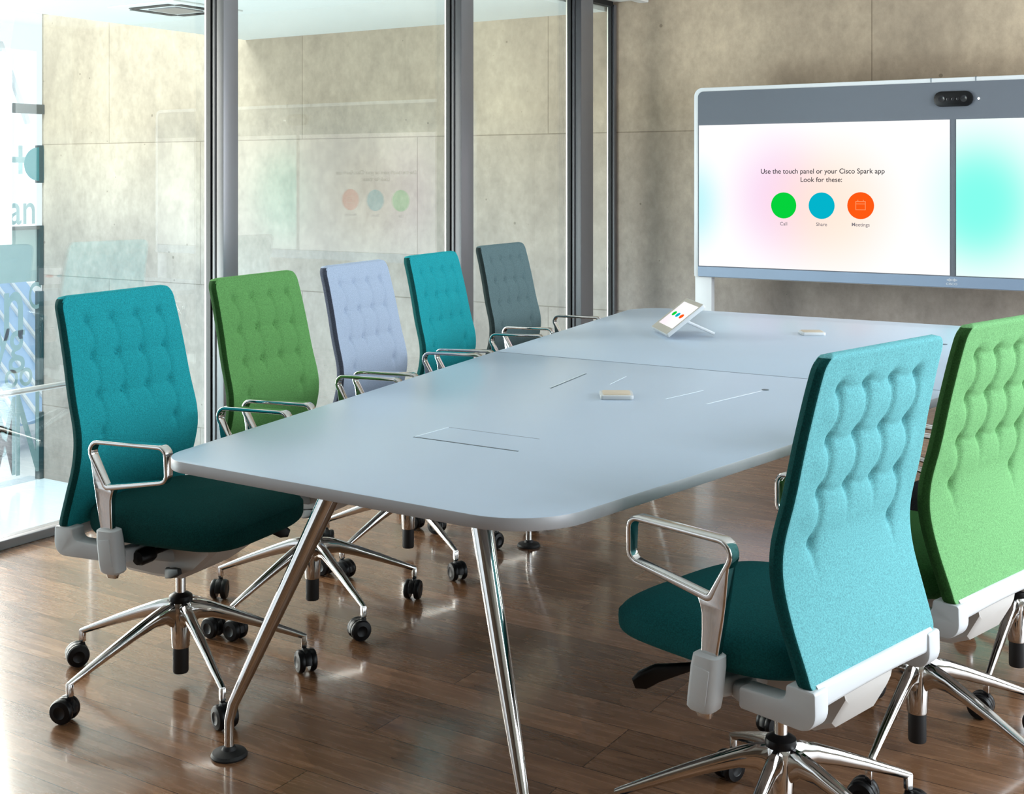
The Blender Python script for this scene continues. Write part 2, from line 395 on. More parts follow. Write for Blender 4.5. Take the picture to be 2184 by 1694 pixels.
for z0, z1 in ((1.34, 1.70), (.36, .93), (-.62, .30), (-1.5, -.86)): op.box(XO-.05, XO+.012, 7.845, 7.893, z0, z1)
struct(op.build('trim_2', plain('dark_teal_metal', (.012, .05, .06), .4), smooth=False), 'dark edge strip of the outer facade glass', 'trim')
struct(MB().box(XO-.03, XO+.02, 3.2, 7.845, .895, .93).box(XO-.03, XO+.02, 3.2, 7.895, 2.0, 2.09).build('trim_3', plain('transom_dark', (.06, .07, .07), .4), smooth=False), 'horizontal transoms of the outer facade glass', 'trim')
struct(MB().box(XO-.06, XO-.025, 3.2, 7.845, .40, .895).build('trim_4', plain('grey_green_spandrel', (.30, .40, .38), .35), smooth=False), 'grey green spandrel panel of the outer facade', 'trim')
# outdoors
pale = plain('pale_render_wall', (.80, .80, .78), .8)
tb = empty('footbridge', (-15.2, 9.6, 0)); tag(tb, 'white steel lattice footbridge seen through the outer glass', 'footbridge')
wm = plain('white_steel', (.62, .64, .64), .5)
def beam(mb, a, b, r):
    sweep(mb, [a, b], lambda i, t: [(-r, -r), (r, -r), (r, r), (-r, r)], Vector((1, 0, .01)))
mb = MB(); beam(mb, (0, -4, 2.15), (0, 1.2, 2.15), .05); mb.build('lower_chord', wm, tb, smooth=False)
mb = MB(); beam(mb, (0, -4, 3.25), (0, 1.2, 3.25), .05); mb.build('upper_chord', wm, tb, smooth=False)
for k in range(6):
    y = -3.6+.9*k
    mb = MB(); beam(mb, (0, y, 2.15), (0, y+.45, 3.25), .03); mb.build('diagonal', wm, tb, smooth=False)
    mb = MB(); beam(mb, (0, y+.45, 3.25), (0, y+.9, 2.15), .03); mb.build('diagonal', wm, tb, smooth=False)
for y in (-2.6, .9):
    MB().box(-.12, .12, y-.12, y+.12, -2.5, 2.1).build('pier', wm, tb, smooth=False)
rf = empty('glass_roof', (-16.5, 9.5, 0)); tag(rf, 'low blue glazed roof with white glazing bars outside', 'roof')
mtx = Matrix.Translation((0, 0, -1.0)) @ Matrix.Rotation(R(38), 4, 'Y')
MB().box(-1.7, 1.7, -3, 3.5, -.03, .03, 0, mtx).build('roof_glazing', plain('blue_roof_glass', (.30, .44, .62), .25), rf, smooth=False)
for k in range(22):
    y = -2.9+.29*k
    MB().box(-1.72, 1.72, y, y+.05, .03, .07, 0, mtx).build('glazing_bar', wm, rf, smooth=False)
struct(MB().box(-40, -10.5, -20, 40, -2.6, -2.5).build('ground', plain('pale_paving', (.74, .74, .72), .8), smooth=False), 'pale paving outdoors', 'ground')

# ------------------------------------------------------------------ conference table
def edge_l(y): return -2.262-.1625*(y-2.04)
def edge_r(y): return -1.222+.1625*(y-2.04)
YN, YF, YS = 2.035, 5.745, 3.968
tbl = empty('conference_table', (-1.76, 3.9, 0)); tag(tbl, 'long pale blue-grey conference table that widens toward the display, on chrome legs', 'table')
def T(o): o.parent = tbl; o.matrix_parent_inverse = Matrix.Translation((1.76, -3.9, 0)); return o
ZT = .74
for seg in (0, 1):
    if seg == 0: pts = [(edge_l(YN), YN+.012), (edge_r(YN), YN-.012), (edge_r(YS), YS-.001), (edge_l(YS), YS-.001)]; rad = [.10, .17, .001, .001]
    else: pts = [(edge_l(YS), YS+.001), (edge_r(YS), YS+.001), (edge_r(YF), YF), (edge_l(YF), YF)]; rad = [.001, .001, .17, .17]
    poly = []
    for i, p in enumerate(pts):
        if rad[i] < .01: poly.append((p[0], p[1]))
        else:
            f = fillet([Vector((*q, 0)) for q in pts], rad[i], True, 12)
            poly += [(q.x, q.y) for q in f[i*13:(i+1)*13]]
    mb = MB(); slab(mb, poly, ZT-.027, ZT, .003)
    o = T(mb.build('tabletop', M['table'], ang=30)); o.data.materials.append(M['table_edge'])
    for p in o.data.polygons:
        if abs(p.normal.z) < .6: p.material_index = 1
    o['label'] = ['near half of the tabletop', 'far half of the tabletop'][seg]
# steel sub-frame hidden below
for y0, y1 in ((2.35, 3.9), (4.05, 5.45)):
    T(MB().box(-1.80, -1.70, y0, y1, ZT-.10, ZT-.028, .004).build('underframe', M['steel']))
def tleg(foot, top):
    fx, fy = foot; tx, ty = top
    n = 20
    path = [Vector((fx, fy, .022)), Vector((fx, fy, .05)), Vector((fx, fy, .085)), Vector((fx+(tx-fx)*.035, fy+(ty-fy)*.035, .125))]
    rads = [.0115, .0115, .0118, .0135]
    p0 = path[-1]; p1 = Vector((tx, ty, ZT-.028))
    for k in range(1, 9):
        t = k/8; path.append(p0.lerp(p1, t)); rads.append(.0135+(.0265-.0135)*t**.8)
    mb = MB(); sweep(mb, path, lambda i, t: [(rads[i]*cos(2*PI*a/n), rads[i]*sin(2*PI*a/n)) for a in range(n)], Vector((0, 1, 0)))
    lg = T(mb.build('leg', M['chrome'], ang=60))
    g = MB().lathe([(0, 0), (.043, 0), (.044, .004), (.040, .010), (.018, .016), (.014, .024), (.0, .026)], 28, Matrix.Translation((fx, fy, 0)))
    fo = g.build('glide_foot', M['rubber']); fo.parent = lg; fo.matrix_parent_inverse = Matrix.Translation((1.76, -3.9, 0)); fo.matrix_parent_inverse = lg.matrix_parent_inverse.copy() @ Matrix.Identity(4) if False else Matrix.Identity(4)
    return lg
tleg((-2.197, 2.213), (-1.955, 2.36)); tleg((-1.357, 2.205), (-1.585, 2.36))
tleg((-2.491, 4.074), (-2.28, 4.16)); tleg((-1.02, 4.074), (-1.23, 4.16))
tleg((-2.70, 5.55), (-2.42, 5.38)); tleg((-.80, 5.55), (-1.06, 5.38))
# cable hatches cut in the top: thin dark or bright joints
def joint(a, b, w, mat, name='hatch_joint', z=ZT+.0006):
    a = Vector((*a, 0)); b = Vector((*b, 0)); t = (b-a).normalized(); s_ = Vector((-t.y, t.x, 0))*w/2
    v = [a-s_, b-s_, b+s_, a+s_]
    vv = [(p.x, p.y, ZT-.001) for p in v]+[(p.x, p.y, z) for p in v]
    return T(finish(name, vv, [(0, 1, 2, 3), (4, 5, 6, 7), (0, 1, 5, 4), (1, 2, 6, 5), (2, 3, 7, 6), (3, 0, 4, 7)], mat, smooth=False))
joint((-1.899, 2.553), (-1.589, 2.551), .0055, M['groove'])
joint((-1.899, 2.556), (-1.896, 2.70), .004, M['groove_light'])
joint((-1.896, 2.70), (-1.62, 2.70), .0025, M['groove_soft'])
joint((-1.986, 3.372), (-2.033, 3.685), .004, M['groove_light'])
joint((-1.980, 3.368), (-2.027, 3.681), .005, M['groove'])
joint((-1.861, 3.531), (-1.890, 3.701), .003, M['groove_light'])
joint((-1.464, 3.372), (-1.411, 3.675), .0045, M['groove_light'])
joint((-1.599, 3.387), (-1.566, 3.582), .003, M['groove_light'])
joint((-2.570, 3.968), (-.912, 3.968), .0065, M['seam'], 'table_seam')
for x, y in ((-1.408, 3.69), (-1.202, 5.069)):
    T(MB().lathe([(0, ZT-.001), (.011, ZT-.001), (.011, ZT+.0015), (.0, ZT+.002)], 20, Matrix.Translation((x, y, 0))).build('cable_grommet', M['groove']))

# ------------------------------------------------------------------ small things on the table
def micpad(x, y, rz, label):
    t = empty('table_microphone', (x, y, ZT), rz); tag(t, label, 'microphone', 'square microphones on the table')
    mb = MB(); slab(mb, [(p[0], p[1]) for p in rrect(.098, .098, .012)], .0, .013, .003); mb.build('housing', M['white_metal'], t)
    mb = MB(); slab(mb, [(p[0], p[1]) for p in rrect(.082, .082, .009)], .012, .0145, .001); mb.build('mesh_top', plain('beige_mesh', (.55, .47, .38), .6), t)
    return t
micpad(-1.735, 3.335, R(30), 'small square table microphone on the near half of the table, beside the cable slots')
micpad(-1.745, 5.105, R(30), 'small square table microphone on the far half of the table, nearest the display')

def screen_mat(name, blobs, strength=1.0, base=(1, 1, 1)):
    """emissive display picture: white with soft coloured clouds; blobs = (x, z, rx, rz, colour, amount) in object space"""
    m = bpy.data.materials.new(name); m.use_nodes = True; nt = m.node_tree; nt.nodes.clear()
    o = N(nt, 'ShaderNodeOutputMaterial'); e = N(nt, 'ShaderNodeEmission'); e.inputs[1].default_value = strength
    tc = N(nt, 'ShaderNodeTexCoord'); prev = None
    for x, z, rx, rz, col, amt in blobs:
        mp = N(nt, 'ShaderNodeMapping', vector_type='TEXTURE'); mp.inputs['Location'].default_value = (x, 0, z); mp.inputs['Scale'].default_value = (rx, 1000, rz)
        L(nt, tc.outputs['Object'], mp.inputs[0])
        gr = N(nt, 'ShaderNodeTexGradient', gradient_type='SPHERICAL'); L(nt, mp.outputs[0], gr.inputs[0])
        rp = N(nt, 'ShaderNodeMapRange', interpolation_type='SMOOTHERSTEP'); rp.inputs[4].default_value = amt; L(nt, gr.outputs['Fac'], rp.inputs[0])
        mx = N(nt, 'ShaderNodeMix', data_type='RGBA'); mx.inputs[6].default_value = (*base, 1); mx.inputs[7].default_value = (*col, 1)
        L(nt, rp.outputs[0], mx.inputs[0])
        if prev: L(nt, prev.outputs[2], mx.inputs[6])
        prev = mx
    L(nt, prev.outputs[2], e.inputs[0]); L(nt, e.outputs[0], o.inputs[0]); return m
CG, CB, CO = emis('icon_green', S(8, 214, 68), 1), emis('icon_blue', S(5, 186, 208), 1), emis('icon_orange', S(255, 98, 24), 1)
CT = emis('screen_text', S(70, 70, 74), 1); CT2 = emis('screen_caption', S(140, 135, 140), 1)
CO2 = emis('icon_orange_pale', S(255, 160, 110), 1)

# tablet-like touch controller
tc_ = empty('touch_panel', (-2.182, 4.626, ZT+.002)); tag(tc_, 'small white touch controller tilted up on its stand on the table', 'touch panel')
wv = Vector((-.6239, .7815, 0)); bv = Vector((.7815, .6239, 0)); up = Vector((0, 0, 1))
tl = R(38); fu = bv*cos(tl)+up*sin(tl); fn = (-bv*sin(tl)+up*cos(tl))
def tmat(o): # local x along width (right->left reversed), y up the face, z normal
    xax = -wv; return Matrix(((xax.x, fu.x, fn.x, o.x), (xax.y, fu.y, fn.y, o.y), (xax.z, fu.z, fn.z, o.z), (0, 0, 0, 1)))
W_, L_ = .275, .195
cen = wv*(W_/2)+up*.018
TM = tmat(cen)
mb = MB(); slab(mb, [(x, y+L_/2) for x, y in rrect(W_, L_, .006)], -.016, 0, .002); mb.v = [tuple(TM @ Vector(v)) for v in mb.v]; mb.build('body', M['white_metal'], tc_)
mb = MB(); slab(mb, [(x, y+L_/2) for x, y in rrect(W_-.006, L_-.006, .004)], 0, .0012, .0004); mb.v = [tuple(TM @ Vector(v)) for v in mb.v]; mb.build('bezel', plain('beige_bezel', (.44, .41, .37), .35), tc_)
mb = MB(); mb.box(-W_/2+.032, W_/2-.010, .035, L_-.022, .0011, .002); mb.v = [tuple(TM @ Vector(v)) for v in mb.v]
sc_ = mb.build('screen', screen_mat('touch_panel_picture', [(-.12, 0, .12, .3, (1, .86, .95), .6)], 1.0), tc_, smooth=False)
for x, m_ in ((-.052, CG), (.008, CB), (.068, CO)):
    MB().lathe([(0, .0021), (.0125, .0021), (.0125, .0024), (0, .0025)], 20, TM @ Matrix.Translation((x, L_/2+.005, 0)) @ Matrix.Diagonal((1.75, 1, 1, 1))).build('icon', m_, tc_)
mb = MB()
ft = bv*.205+wv*.10+up*.006
for s_ in (.07, W_-.07):
    a = wv*s_+fu*.10+fn*(-.014)+up*.018; b = wv*s_+bv*.215+up*.011
    sweep(mb, [a, b], lambda i, t: rrect(.012, .02, .003, 2), wv)
mb.build('stand', M['white_metal'], tc_)

# ------------------------------------------------------------------ the double-screen display
YD = 7.36
dp = empty('video_display', (-1.70, 7.4, 0)); tag(dp, 'white framed double-screen video conference display standing before the concrete wall', 'display')
def D(o): o.parent = dp; o.matrix_parent_inverse = Matrix.Translation((1.70, -7.4, 0)); return o
fabm = plain('grey_speaker_fabric', (.125, .14, .165), .8, noise=.12, nscale=500)
xa, xb = -3.285, -.115
mb = MB(); pl = fillet([Vector((xa, .765, 0)), Vector((xb, .765, 0)), Vector((xb, 1.955, 0)), Vector((xa, 1.955, 0))], [.012, .012, .055, .055], True, 8)
slab(mb, [(p.x, p.y) for p in pl], 0, .085, .004); mb.v = [(x, 7.455-z, y) for x, y, z in mb.v]
D(mb.build('casing', M['white_metal'], ang=40))
mb = MB(); pl = fillet([Vector((xa+.030, .768, 0)), Vector((xb-.030, .768, 0)), Vector((xb-.030, 1.93, 0)), Vector((xa+.030, 1.93, 0))], [.012, .012, .035, .035], True, 8)
slab(mb, [(p.x, p.y) for p in pl], 0, .01, .002); mb.v = [(x, 7.372-z, y) for x, y, z in mb.v]
D(mb.build('front_panel', fabm, ang=40))
D(MB().box(xa+.032, xb-.032, 7.358, 7.366, .770, .832, .002).build('lower_bar', plain('blue_grey_bar', (.20, .27, .37), .45), smooth=False))
blL = [(-3.30, 1.22, .33, .45, S(190, 245, 250), .9), (-2.72, 1.27, .50, .62, S(248, 214, 243), .85), (-2.40, 1.22, .60, .62, S(255, 228, 205), .7), (-1.62, 1.26, .40, .55, S(180, 255, 242), .45)]
blR = [(-1.56, 1.25, .60, .66, S(150, 255, 238), 1.), (-1.56, 1.25, .36, .42, S(130, 255, 236), .6)]
for (x0, x1, bl, lb) in ((-3.245, -1.716, blL, 'left screen with a prompt and three round icons'), (-1.680, -.155, blR, 'right screen with a mint glow')):
    o = D(MB().box(x0, x1, 7.3555, 7.3635, .838, 1.718).build('screen', screen_mat('screen_picture', bl, 1.03), smooth=False)); o['label'] = lb
XZ = lambda x, z, y: Matrix.Translation((x, y, z)) @ Matrix.Rotation(PI/2, 4, 'X')
ZY = 7.3545
s1 = [c for c in bpy.data.objects if c.name.startswith('screen') and c.parent == dp and 'left' in c['label']][0]
def onscr(o): o.parent = s1; o.matrix_parent_inverse = Matrix.Identity(4); return o
onscr(text_obj('prompt_text', 'Use the touch panel or your Cisco Spark app\nLook for these:', .0412, CT, s1, XZ(-2.458, 1.402, ZY)))
for x, m_, cap, z in ((-2.690, CG, 'Call', 1.222), (-2.455, CB, 'Share', 1.223), (-2.221, CO, 'Meetings', 1.226)):
    onscr(MB().lathe([(0, 0), (.079, 0), (.079, .0008), (0, .001)], 40, Matrix.Translation((x, ZY+.0005, z)) @ Matrix.Rotation(PI/2, 4, 'X')).build('icon', m_))
    onscr(text_obj('caption', cap, .030, CT2, s1, XZ(x, z-.112, ZY)))
# calendar glyph in the orange icon
mb = MB(); x, z = -2.221, 1.226; y = ZY-.0012
for a, b, c_, d in ((-.030, -.026, -.024, .024), (.026, .030, -.024, .024), (-.030, .030, -.026, -.022), (-.030, .030, .022, .026), (-.030, .030, .008, .012), (-.018, -.014, .026, .034), (.014, .018, .026, .034)):
    mb.box(x+a, x+b, y, y+.0006, z+c_, z+d)
onscr(mb.build('calendar_glyph', CO2, smooth=False))
# camera
cam_ = D(finish('camera_bar', *(lambda m: (m.v, m.f))(MB()), M['black']) if False else MB().box(0, .001, 0, .001, 0, .001).build('camera_bar', M['black']))
mb = MB(); pl = rrect(.214, .086, .042, 8); slab(mb, pl, 0, .016, .003); vv = [(x-1.695, 7.362-z, y+1.834) for x, y, z in mb.v]
me = bpy.data.meshes.new('camera_bar'); me.from_pydata(vv, [], mb.f); me.materials.append(M['black']); cam_.data = me
for p in me.polygons: p.use_smooth = True
me.set_sharp_from_angle(angle=R(30))
bm = bmesh.new(); bm.from_mesh(me); bmesh.ops.recalc_face_normals(bm, faces=bm.faces); bm.to_mesh(me); bm.free()
lensm = plain('lens_ring', (.018, .018, .02), .25)
for x, r_ in ((-1.757, .020), (-1.722, .010), (-1.695, .010), (-1.668, .010), (-1.636, .020)):
    o = MB().lathe([(r_*.6, .0), (r_, .0), (r_, .003), (r_*.82, .0035), (r_*.6, .001), (0, .001)], 24, Matrix.Translation((x, 7.346, 1.834)) @ Matrix.Rotation(PI/2, 4, 'X')).build('lens', lensm, cam_)
D(MB().lathe([(0, 0), (.007, 0), (.006, .002), (0, .003)], 14, Matrix.Translation((-1.560, 7.362, 1.832)) @ Matrix.Rotation(PI/2, 4, 'X')).build('indicator_light', emis('indicator', (1, 1, 1), 1.5)))
for x in (-1.822, -1.577): D(MB().box(x-.002, x+.002, 7.367, 7.40, 1.932, 1.957).build('casing_joint', M['groove'], smooth=False))
lg = MB()
for i, h in enumerate((.008, .013, .018, .013, .008, .013, .018, .013, .008)): lg.box(-1.731+i*.0065, -1.728+i*.0065, 7.3568, 7.3578, .809-h/2+.004, .809+h/2+.004)
lgo = D(lg.build('logo', M['white_metal'], smooth=False))
text_obj('logo_text', 'CISCO', .017, M['white_metal'], dp, Matrix.Translation((1.70, -7.4, 0)) @ XZ(-1.705, .790, 7.3565), sx=1.25)
for x in (-3.23, -.17):
    o = D(MB().box(x-.056, x+.056, 7.39, 7.44, .03, .80, .004).build('leg', M['white_metal']))
    q = MB().box(x-.07, x+.07, 7.15, 7.62, 0, .03, .005).build('foot', M['white_metal']); q.parent = o

# ------------------------------------------------------------------ office chair (local: +x forward, y left, z up)
def lerp_tab(tab, z):
    if z <= tab[0][0]: return tab[0][1]
    for (a, va), (b, vb) in zip(tab, tab[1:]):
        if z <= b:
            t = (z-a)/(b-a); return va+(vb-va)*t
    return tab[-1][1]
XMr = [(.455, -.206), (.50, -.192), (.55, -.176), (.60, -.164), (.64, -.157), (.688, -.153), (.73, -.155), (.80, -.170), (.90, -.189), (1.0, -.2125), (1.09, -.238)]
def XM(z): # smoothed side curve of the backrest
    return sum(lerp_tab(XMr, z+d)*w for d, w in ((-.03, .15), (-.015, .2), (0, .3), (.015, .2), (.03, .15)))
WTr = [(.45, .236), (.56, .242), (.66, .243), (.72, .241), (.85, .236), (1.07, .227)]
B1, B2 = .0487, .1455
BR_ = [1.001, .902, .801, .701]
btn = [(s_*b, z) for z in BR_[:3] for s_ in (-1, 1) for b in (B1, B2)]+[(-B2, .701), (B2, .701)]
def tuft(y, z, side):
    """dimple depth at a point of the pad (side: +1 seen from front, -1 from behind)"""
    d = 0.
    for by, bz in btn:
        r2 = (y-by)**2+((z-bz)*.85)**2
        if r2 < .004: d += .0120*math.exp(-r2/(.0105**2))+.0050*math.exp(-r2/(.025**2))
    for by in (-B2, -B1, B1, B2):
        rows = BR_ if abs(by) > .1 else BR_[:3]
        for k in range(len(rows)):
            zt = rows[k]; zb = rows[k+1] if k+1 < len(rows) else zt-.085
            last = k+1 >= len(rows)
            if zb <= z <= zt:
                s_ = (zt-z)/(zt-zb); bow = .0105*sin(PI*min(1, s_*(1 if not last else .55)))
                yy = by+side*bow
                amp = .0080*(1-s_)**1.2 if last else .0080
                dd = y-yy
                d += amp*math.exp(-(abs(dd)/.0075)**1.5)
        # slight horizontal pucker between buttons
    for z0 in BR_[:3]:
        if abs(y) < B2: d += .0034*math.exp(-((z-z0+.004*cos(y*PI/.0485))/.007)**2)
    # puffy cells
    if .70 < z < 1.04:
        e = min(1, max(0, (.205-abs(y))/.05))*min(1, (z-.70)/.03)*min(1, (1.04-z)/.03)
        d -= .0040*(1-cos(2*PI*(z-.801)/.1))*.5*e*e*(3-2*e)
    return d*(.58 if side == 1 else .88)
def backrest_mesh():
    NU, NV = 104, 136; Z0, Z1 = .458, 1.072; T0 = .0160
    V = []; F = []
    def rc(v): # corner narrowing
        return v
    def outline(j):
        t = j/NV; z = Z0+(Z1-Z0)*t
        w = lerp_tab(WTr, z); r = .034
        if z > Z1-r: q = (z-(Z1-r))/r; w -= r*(1-math.sqrt(max(0, 1-q*q)))
        rb = .02
        if z < Z0+rb: q = ((Z0+rb)-z)/rb; w -= rb*(1-math.sqrt(max(0, 1-q*q)))
        return z, w
    # denser sampling near ends
    def zj(j):
        t = j/NV
        return .5-.5*cos(PI*t) if False else t
    grid = {}
    for side in (1, -1):
        for j in range(NV+1):
            t = j/NV; t = t+.018*sin(2*PI*t)*-1
            z = Z0+(Z1-Z0)*t
            w = lerp_tab(WTr, z); r = .036
            if z > Z1-r: q = (z-(Z1-r))/r; w -= r*(1-math.sqrt(max(0, 1-q*q)))
            rb = .016
            if z < Z0+rb: q = ((Z0+rb)-z)/rb; w -= rb*(1-math.sqrt(max(0, 1-q*q)))
            for i in range(NU+1):
                u = -1+2*i/NU; u = sin(u*PI/2)*.35+u*.65
                y = u*w
                de = min(w-abs(y), Z1-z, z-Z0+.004)
                k = min(1, max(0, de)/.0095); th = T0*math.sqrt(max(0, 1-(1-k)**2.6))
                th = max(th, .0)
                if side == 1 and th > 0: th *= .92
                x = XM(z)+side*(th-(tuft(y, z, side) if k >= 1 else tuft(y, z, side)*k))
                # pad wraps forward a little at its sides near the lumbar
                x += .010*(y/w)**2*math.exp(-((z-.66)/.10)**2)
                grid[(side, i, j)] = len(V); V.append((x, y, z))
    for side in (1, -1):
        for j in range(NV):
            for i in range(NU):
                a, b, c, d = grid[(side, i, j)], grid[(side, i+1, j)], grid[(side, i+1, j+1)], grid[(side, i, j+1)]
                F.append((a, b, c, d) if side == 1 else (a, d, c, b))
    ring = [(i, 0) for i in range(NU)]+[(NU, j) for j in range(NV)]+[(i, NV) for i in range(NU, 0, -1)]+[(0, j) for j in range(NV, 0, -1)]
    n = len(ring)
    for k in range(n):
        a = ring[k]; b = ring[(k+1) % n]
        F.append((grid[(1, *a)], grid[(-1, *a)], grid[(-1, *b)], grid[(1, *b)]))
    return V, F
def seat_mesh():
    V = []; F = []; NT, NP = 64, 26
    cx, ax, ay = .058, .245, .243
    def sp(v, e): return math.copysign(abs(v)**e, v)
    for p in range(NP+1):
        ph = -PI/2+PI*p/NP
        for t in range(NT):
            th = 2*PI*t/NT
            cr = sp(cos(ph), .34); x = ax*cr*sp(cos(th), .52); y = ay*cr*sp(sin(th), .50); z = .049*sp(sin(ph), .62)
            if x < 0: y *= 1-.10*(x/ax)**2
            fx = max(0, (x-.05)/.2)
            z += -.024*fx**2
            if z > 0: z += .006*(abs(y)/ay)**2*0-.004*0+.010*(1-(y/ay)**2)*(1-(x/ax)**2)
            if z < 0: z += .010*fx
            V.append((cx+x, y, .479+z))
    for p in range(NP):
        for t in range(NT):
            a = p*NT+t; b = p*NT+(t+1) % NT
            F.append((a, b, b+NT, a+NT))
    return V, F
def make_chair():
    root = empty('office_chair')
    P = lambda mb, name, m, par=root, **k: mb.build(name, m, par, **k)
    v, f = backrest_mesh(); o = finish('backrest', v, f, M['teal'], root, ang=75)
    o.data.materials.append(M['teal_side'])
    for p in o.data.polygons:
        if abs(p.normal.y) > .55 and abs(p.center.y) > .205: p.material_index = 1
    v, f = seat_mesh(); o = finish('seat', v, f, M['teal_seat'], root, ang=75)
    # piping under the seat / pan
    mb = MB(); secs = []
    for x, z0, hw in ((-.20, .388, .085), (-.17, .335, .085), (-.12, .312, .080), (-.03, .303, .070), (.05, .307, .068), (.11, .335, .085), (.19, .395, .12), (.23, .425, .14)):
        z1 = .437
        secs.append([(x, a, b) for a, b in ((-hw, z0+.012), (-hw+.014, z0), (hw-.014, z0), (hw, z0+.012), (hw+.015, z1), (-hw-.015, z1))])
    mb.loft(secs); P(mb, 'mechanism', M['plastic_shade'], ang=30)
    # back frame: two curled arms and the band across the foot of the backrest
    mb = MB()
    for s_ in (-1, 1):
        pr = fillet([Vector(p) for p in ((-.228, .463, 0), (-.230, .385, 0), (-.062, .388, 0), (-.062, .430, 0), (-.163, .432, 0), (-.166, .463, 0))], [.007, .040, .008, .008, .022, .007], True, 7)
        sub = MB(); slab(sub, [(p.x, p.y) for p in pr], .190, .236, .0045)
        mb.add([(x, z*s_, y) for x, y, z in sub.v], sub.f)
        path = fillet([Vector((a, b*s_, c)) for a, b, c in ((-.085, .212, .409), (-.045, .200, .405), (0, .115, .385), (.03, .055, .368))], .03, False, 5)
        sweep(mb, path, lambda i, t: rrect(.040-.004*t, .034, .011, 3), Vector((0, 0, 1)))
    secs = []
    for k in range(17):
        y = -.215+.430*k/16; a = abs(y)/.222; zt = .470; zb = .418+.008*(1-a**2)
        x = -.209-.004*(1-a*a)
        secs.append([(x+p, y, (zt+zb)/2+q) for p, q in rrect(.026, zt-zb, .010, 3)])
    mb.loft(secs)
    P(mb, 'back_frame', M['plastic'], ang=40)
    # armrests
    for s_ in (-1, 1):
        ar = MB(); Y = .262*s_
        loop = [(-.088, .708), (.176, .712), (.178, .626), (-.020, .592)]
        path = fillet([Vector((a, Y, b)) for a, b in loop], [.026, .022, .022, .014], True, 6)
        m = len(path)
        def sec(i, t):
            x, z = path[i].x, path[i].z
            dep = .023+.008*max(0, min(1, (z-.60)/.11))
            inpl = .0115+.004*(1 if (x < -.01 and z < .69) else 0)*max(0, (.69-z)/.1)
            return rrect(inpl, dep, .0042, 3)
        sweep(ar, path, sec, Vector((0, 1, 0)), True)
        # post tapering out of the loop
        secs = []
        for z, xr, xf, d in ((.668, -.0682, -.0600, .027), (.650, -.0655, -.0520, .0265), (.625, -.0622, -.0380, .0245), (.608, -.0602, -.0270, .023), (.598, -.0588, -.0140, .022), (.590, -.0575, .0080, .021), (.578, -.0555, .0030, .020), (.562, -.0530, -.0010, .020), (.53, -.0465, -.0010, .019), (.485, -.0380, .0010, .018), (.372, -.0200, .0150, .018), (.362, -.0170, .0120, .014)):
            secs.append([((xr+xf)/2+a, Y+b, z) for a, b in rrect(xf-xr, d, .0045, 3)])
        ar.loft(secs)
        a_ = P(ar, 'armrest', M['chrome'], ang=45)
        sl = MB(); secs = []
        for x, z, w, d in ((-.015, .487, .050, .040), (-.0148, .484, .058, .046), (-.012, .462, .062, .048), (-.004, .400, .062, .048), (-.001, .382, .060, .047), (0, .376, .050, .040)):
            secs.append([(x+a, Y+b, z) for a, b in rrect(w, d, .014, 4)])
        sl.loft(secs)
        path = [Vector((-.003, Y-.02*s_, .415)), Vector((-.002, Y-.06*s_, .408)), Vector((.0, Y-.10*s_, .405)), Vector((.0, Y-.19*s_, .395))]
        sweep(sl, path, lambda i, t: rrect(.036+.008*t, .052-.010*t, .010, 3), Vector((1, 0, 0)))
        so = P(sl, 'arm_sleeve', M['plastic'], ang=40)
        ins = MB(); Yo = Y+.0242*s_
        mtx = Matrix.Translation((-.008, Yo, .430)) @ Matrix.Rotation(R(-8), 4, 'Y')
        ins.box(-.019, .019, -.0012, .0012, -.034, .034, .001, mtx)
        ins.build('sleeve_cover', M['plastic'], so)
    # height lever paddle on the left, knob on the right
    mb = MB(); path = [Vector((.055, .09, .405)), Vector((.105, .17, .402)), Vector((.150, .215, .390)), Vector((.172, .235, .375)), Vector((.185, .248, .368))]
    ww3 = [(.014, .012), (.018, .014), (.034, .022), (.036, .022), (.022, .012)]
    sweep(mb, path, lambda i, t: rrect(ww3[i][0], ww3[i][1], .006, 3), Vector((.7, -.6, 0))); P(mb, 'lever', M['black'])
    mb = MB(); mb.lathe([(0, 0), (.018, .002), (.021, .012), (.021, .050), (.017, .058), (0, .060)], 20, Matrix.Translation((.035, -.155, .402)) @ Matrix.Rotation(PI/2, 4, 'X'))
    mb.lathe([(.008, 0), (.008, .08)], 10, Matrix.Translation((.035, -.08, .402)) @ Matrix.Rotation(PI/2, 4, 'X')); P(mb, 'tension_knob', M['black'])
    mb = MB(); path = [Vector((.0, -.045, .322)), Vector((.025, -.085, .326)), Vector((.065, -.110, .340)), Vector((.095, -.120, .350))]
    ww2 = [(.012, .03), (.014, .026), (.022, .026), (.012, .016)]
    sweep(mb, path, lambda i, t: rrect(ww2[i][0], ww2[i][1], .004, 3), Vector((0, 0, 1))); P(mb, 'tilt_lever', M['rubber'])
    # column
    P(MB().lathe([(.0, .235), (.0135, .235), (.0135, .345), (0, .345)], 24), 'gas_lift', M['chrome'])
    base = MB().lathe([(0, .098), (.0235, .098), (.0245, .102), (.0265, .150), (.029, .190), (.030, .222), (.026, .229), (0, .229)], 32).build('base', M['chrome'], root, ang=40)
    MB().lathe([(0, .222), (.031, .224), (.033, .231), (.031, .240), (.022, .246), (.014, .249), (0, .249)], 28).build('collar', M['black'], base)
    MB().lathe([(0, .028), (.020, .028), (.0215, .032), (.0215, .1), (0, .1)], 24).build('column_end', M['rubber'], base)
    legv = MB(); secs = []
